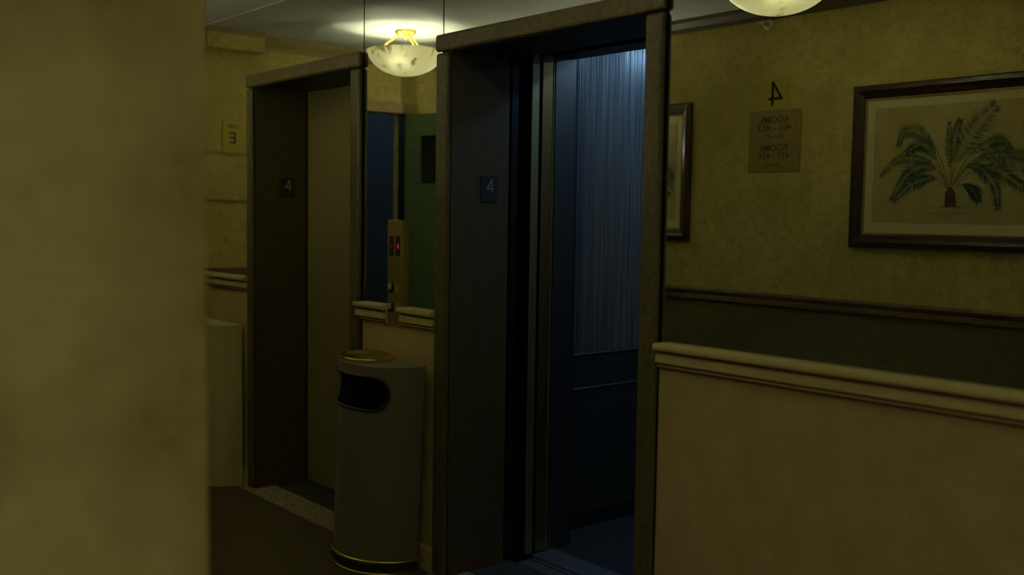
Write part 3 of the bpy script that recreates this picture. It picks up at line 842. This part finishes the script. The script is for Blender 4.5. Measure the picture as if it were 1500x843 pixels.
# ---------------------------------------------------------------- alabaster ceiling lamps
def lamp(loc, label):
    t = thing('ceiling_lamp', label, 'ceiling light', loc, group='alabaster bowl lamps along the lobby')
    RIM, DEP, ZR = 0.225, 0.142, -0.122
    # canopy, a small brass dome with a finial
    obj('canopy', lathe(nb(), [(0.0, -0.001), (0.062, -0.001), (0.064, -0.006), (0.058, -0.016), (0.040, -0.030), (0.020, -0.036), (0.008, -0.038), (0.007, -0.046), (0.004, -0.052), (0.0, -0.054)], 32), 'brass', t, True)
    for k in range(3):
        an = math.radians(124 + 120 * k)
        c, s = math.cos(an), math.sin(an)
        obj('arm', tube(nb(), [(0.038 * c, 0.038 * s, -0.026), (0.09 * c, 0.09 * s, -0.064), (0.150 * c, 0.150 * s, -0.112), (0.185 * c, 0.185 * s, -0.146)], 0.0055, 10), 'brass', t, True)
    prof = [(0.0, ZR - DEP)]
    for i in range(1, 15):
        u = i / 14
        prof.append((RIM * math.sin(u * PI / 2 * 0.92) / math.sin(PI / 2 * 0.92), ZR - DEP + DEP * (1 - math.cos(u * PI / 2 * 0.92)) / (1 - math.cos(PI / 2 * 0.92))))
    prof += [(RIM - 0.001, ZR + 0.004), (RIM - 0.006, ZR + 0.006), (RIM - 0.011, ZR + 0.003), (RIM - 0.012, ZR - 0.008)]
    obj('bowl', lathe(nb(), prof, 56), 'alabaster', t, True)
    for k in range(3):
        an = math.radians(47 + 120 * k)
        bxy = (0.150 * math.cos(an), 0.150 * math.sin(an))
        obj('bulb', lathe(nb(), [(0.0, -0.199), (0.009, -0.196), (0.013, -0.186), (0.010, -0.174), (0.0, -0.170)], 16, *bxy), 'bulb', t, True)
        obj('bulb_socket', lathe(nb(), [(0.0, -0.214), (0.008, -0.213), (0.009, -0.204), (0.007, -0.198), (0.0, -0.198)], 16, *bxy), 'brass', t, True)
    return t
lamp((-5.045, -0.925, CEIL), 'alabaster bowl lamp before the far elevator, mirrored between the two casings')
lamp((-2.465, -0.925, CEIL), 'alabaster bowl lamp before the near elevator, mirrored at the upper right')
lamp((0.115, -0.925, CEIL), 'added unseen alabaster bowl lamp nearest the viewer, at the corridor crossing')  # added lamp, unseen, to brighten the corridor corner
lamp((2.70, -0.925, CEIL), 'added unseen alabaster bowl lamp at the right hand end of the lobby, behind the viewer')  # added lamp, unseen, to raise the light along the lobby
t = thing('corridor_fill_lamp', 'added unseen fill lamp on the corridor ceiling behind the viewer', 'ceiling light', (-0.25, -3.6, CEIL))  # added fill lamp that lights the near corridor wall from behind
obj('base', lathe(nb(), [(0.0, -0.001), (0.17, -0.001), (0.17, -0.03), (0.0, -0.03)], 32), 'brass', t)
obj('diffuser', lathe(nb(), [(0.155, -0.03), (0.15, -0.06), (0.11, -0.09), (0.05, -0.105), (0.0, -0.108)], 32), mat('frosted diffuser', (0.9, 0.88, 0.75), 0.5, emit=BULB_C, estr=1.5), t, True)
li = bpy.data.lights.new('corridor_fill_light', 'AREA'); li.shape = 'DISK'; li.size = 0.3; li.energy = CORRIDOR_FILL_W; li.color = BULB_C
lo = bpy.data.objects.new('corridor_fill_light', li); C.objects.link(lo); lo.parent = t; lo.location = (0, 0, -0.115)

# added fill sconce on the wall facing the far elevator (out of the mirrors' view)
t = thing('fill_sconce', 'added unseen alabaster half bowl fill sconce facing the space between the elevators', 'added fill light', (-4.42, -W, 1.90))
obj('back_plate', bx(-0.05, 0.05, 0.0, 0.014, -0.10, 0.06, bev=0.004), 'brass', t)
bm = nb()
prof = [(0.02, -0.10), (0.07, -0.085), (0.115, -0.045), (0.14, 0.0), (0.132, 0.0)]
rings = [[bm.verts.new((r * math.cos(PI * i / 24), 0.014 + r * math.sin(PI * i / 24), z)) for i in range(25)] for r, z in prof]
for a, c in zip(rings, rings[1:]):
    for i in range(24):
        bm.faces.new((a[i], a[i + 1], c[i + 1], c[i]))
bm.faces.new(rings[0])
obj('half_bowl', bm, 'alabaster', t, True)
obj('bulb', lathe(nb(), [(0.0, -0.04), (0.02, -0.03), (0.03, 0.0), (0.024, 0.03), (0.0, 0.045)], 20, 0, 0.07), mat('fill sconce bulb', (1, 1, 0.9), 0.4, emit=BULB_C, estr=SCONCE_FILL_E), t, True)
obj('socket', lathe(nb(), [(0.0, -0.09), (0.016, -0.088), (0.016, -0.045), (0.0, -0.04)], 16, 0, 0.07), 'brass', t, True)
obj('arm', tube(nb(), [(0, 0.01, -0.07), (0, 0.045, -0.08), (0, 0.07, -0.085)], 0.006, 8), 'brass', t, True)
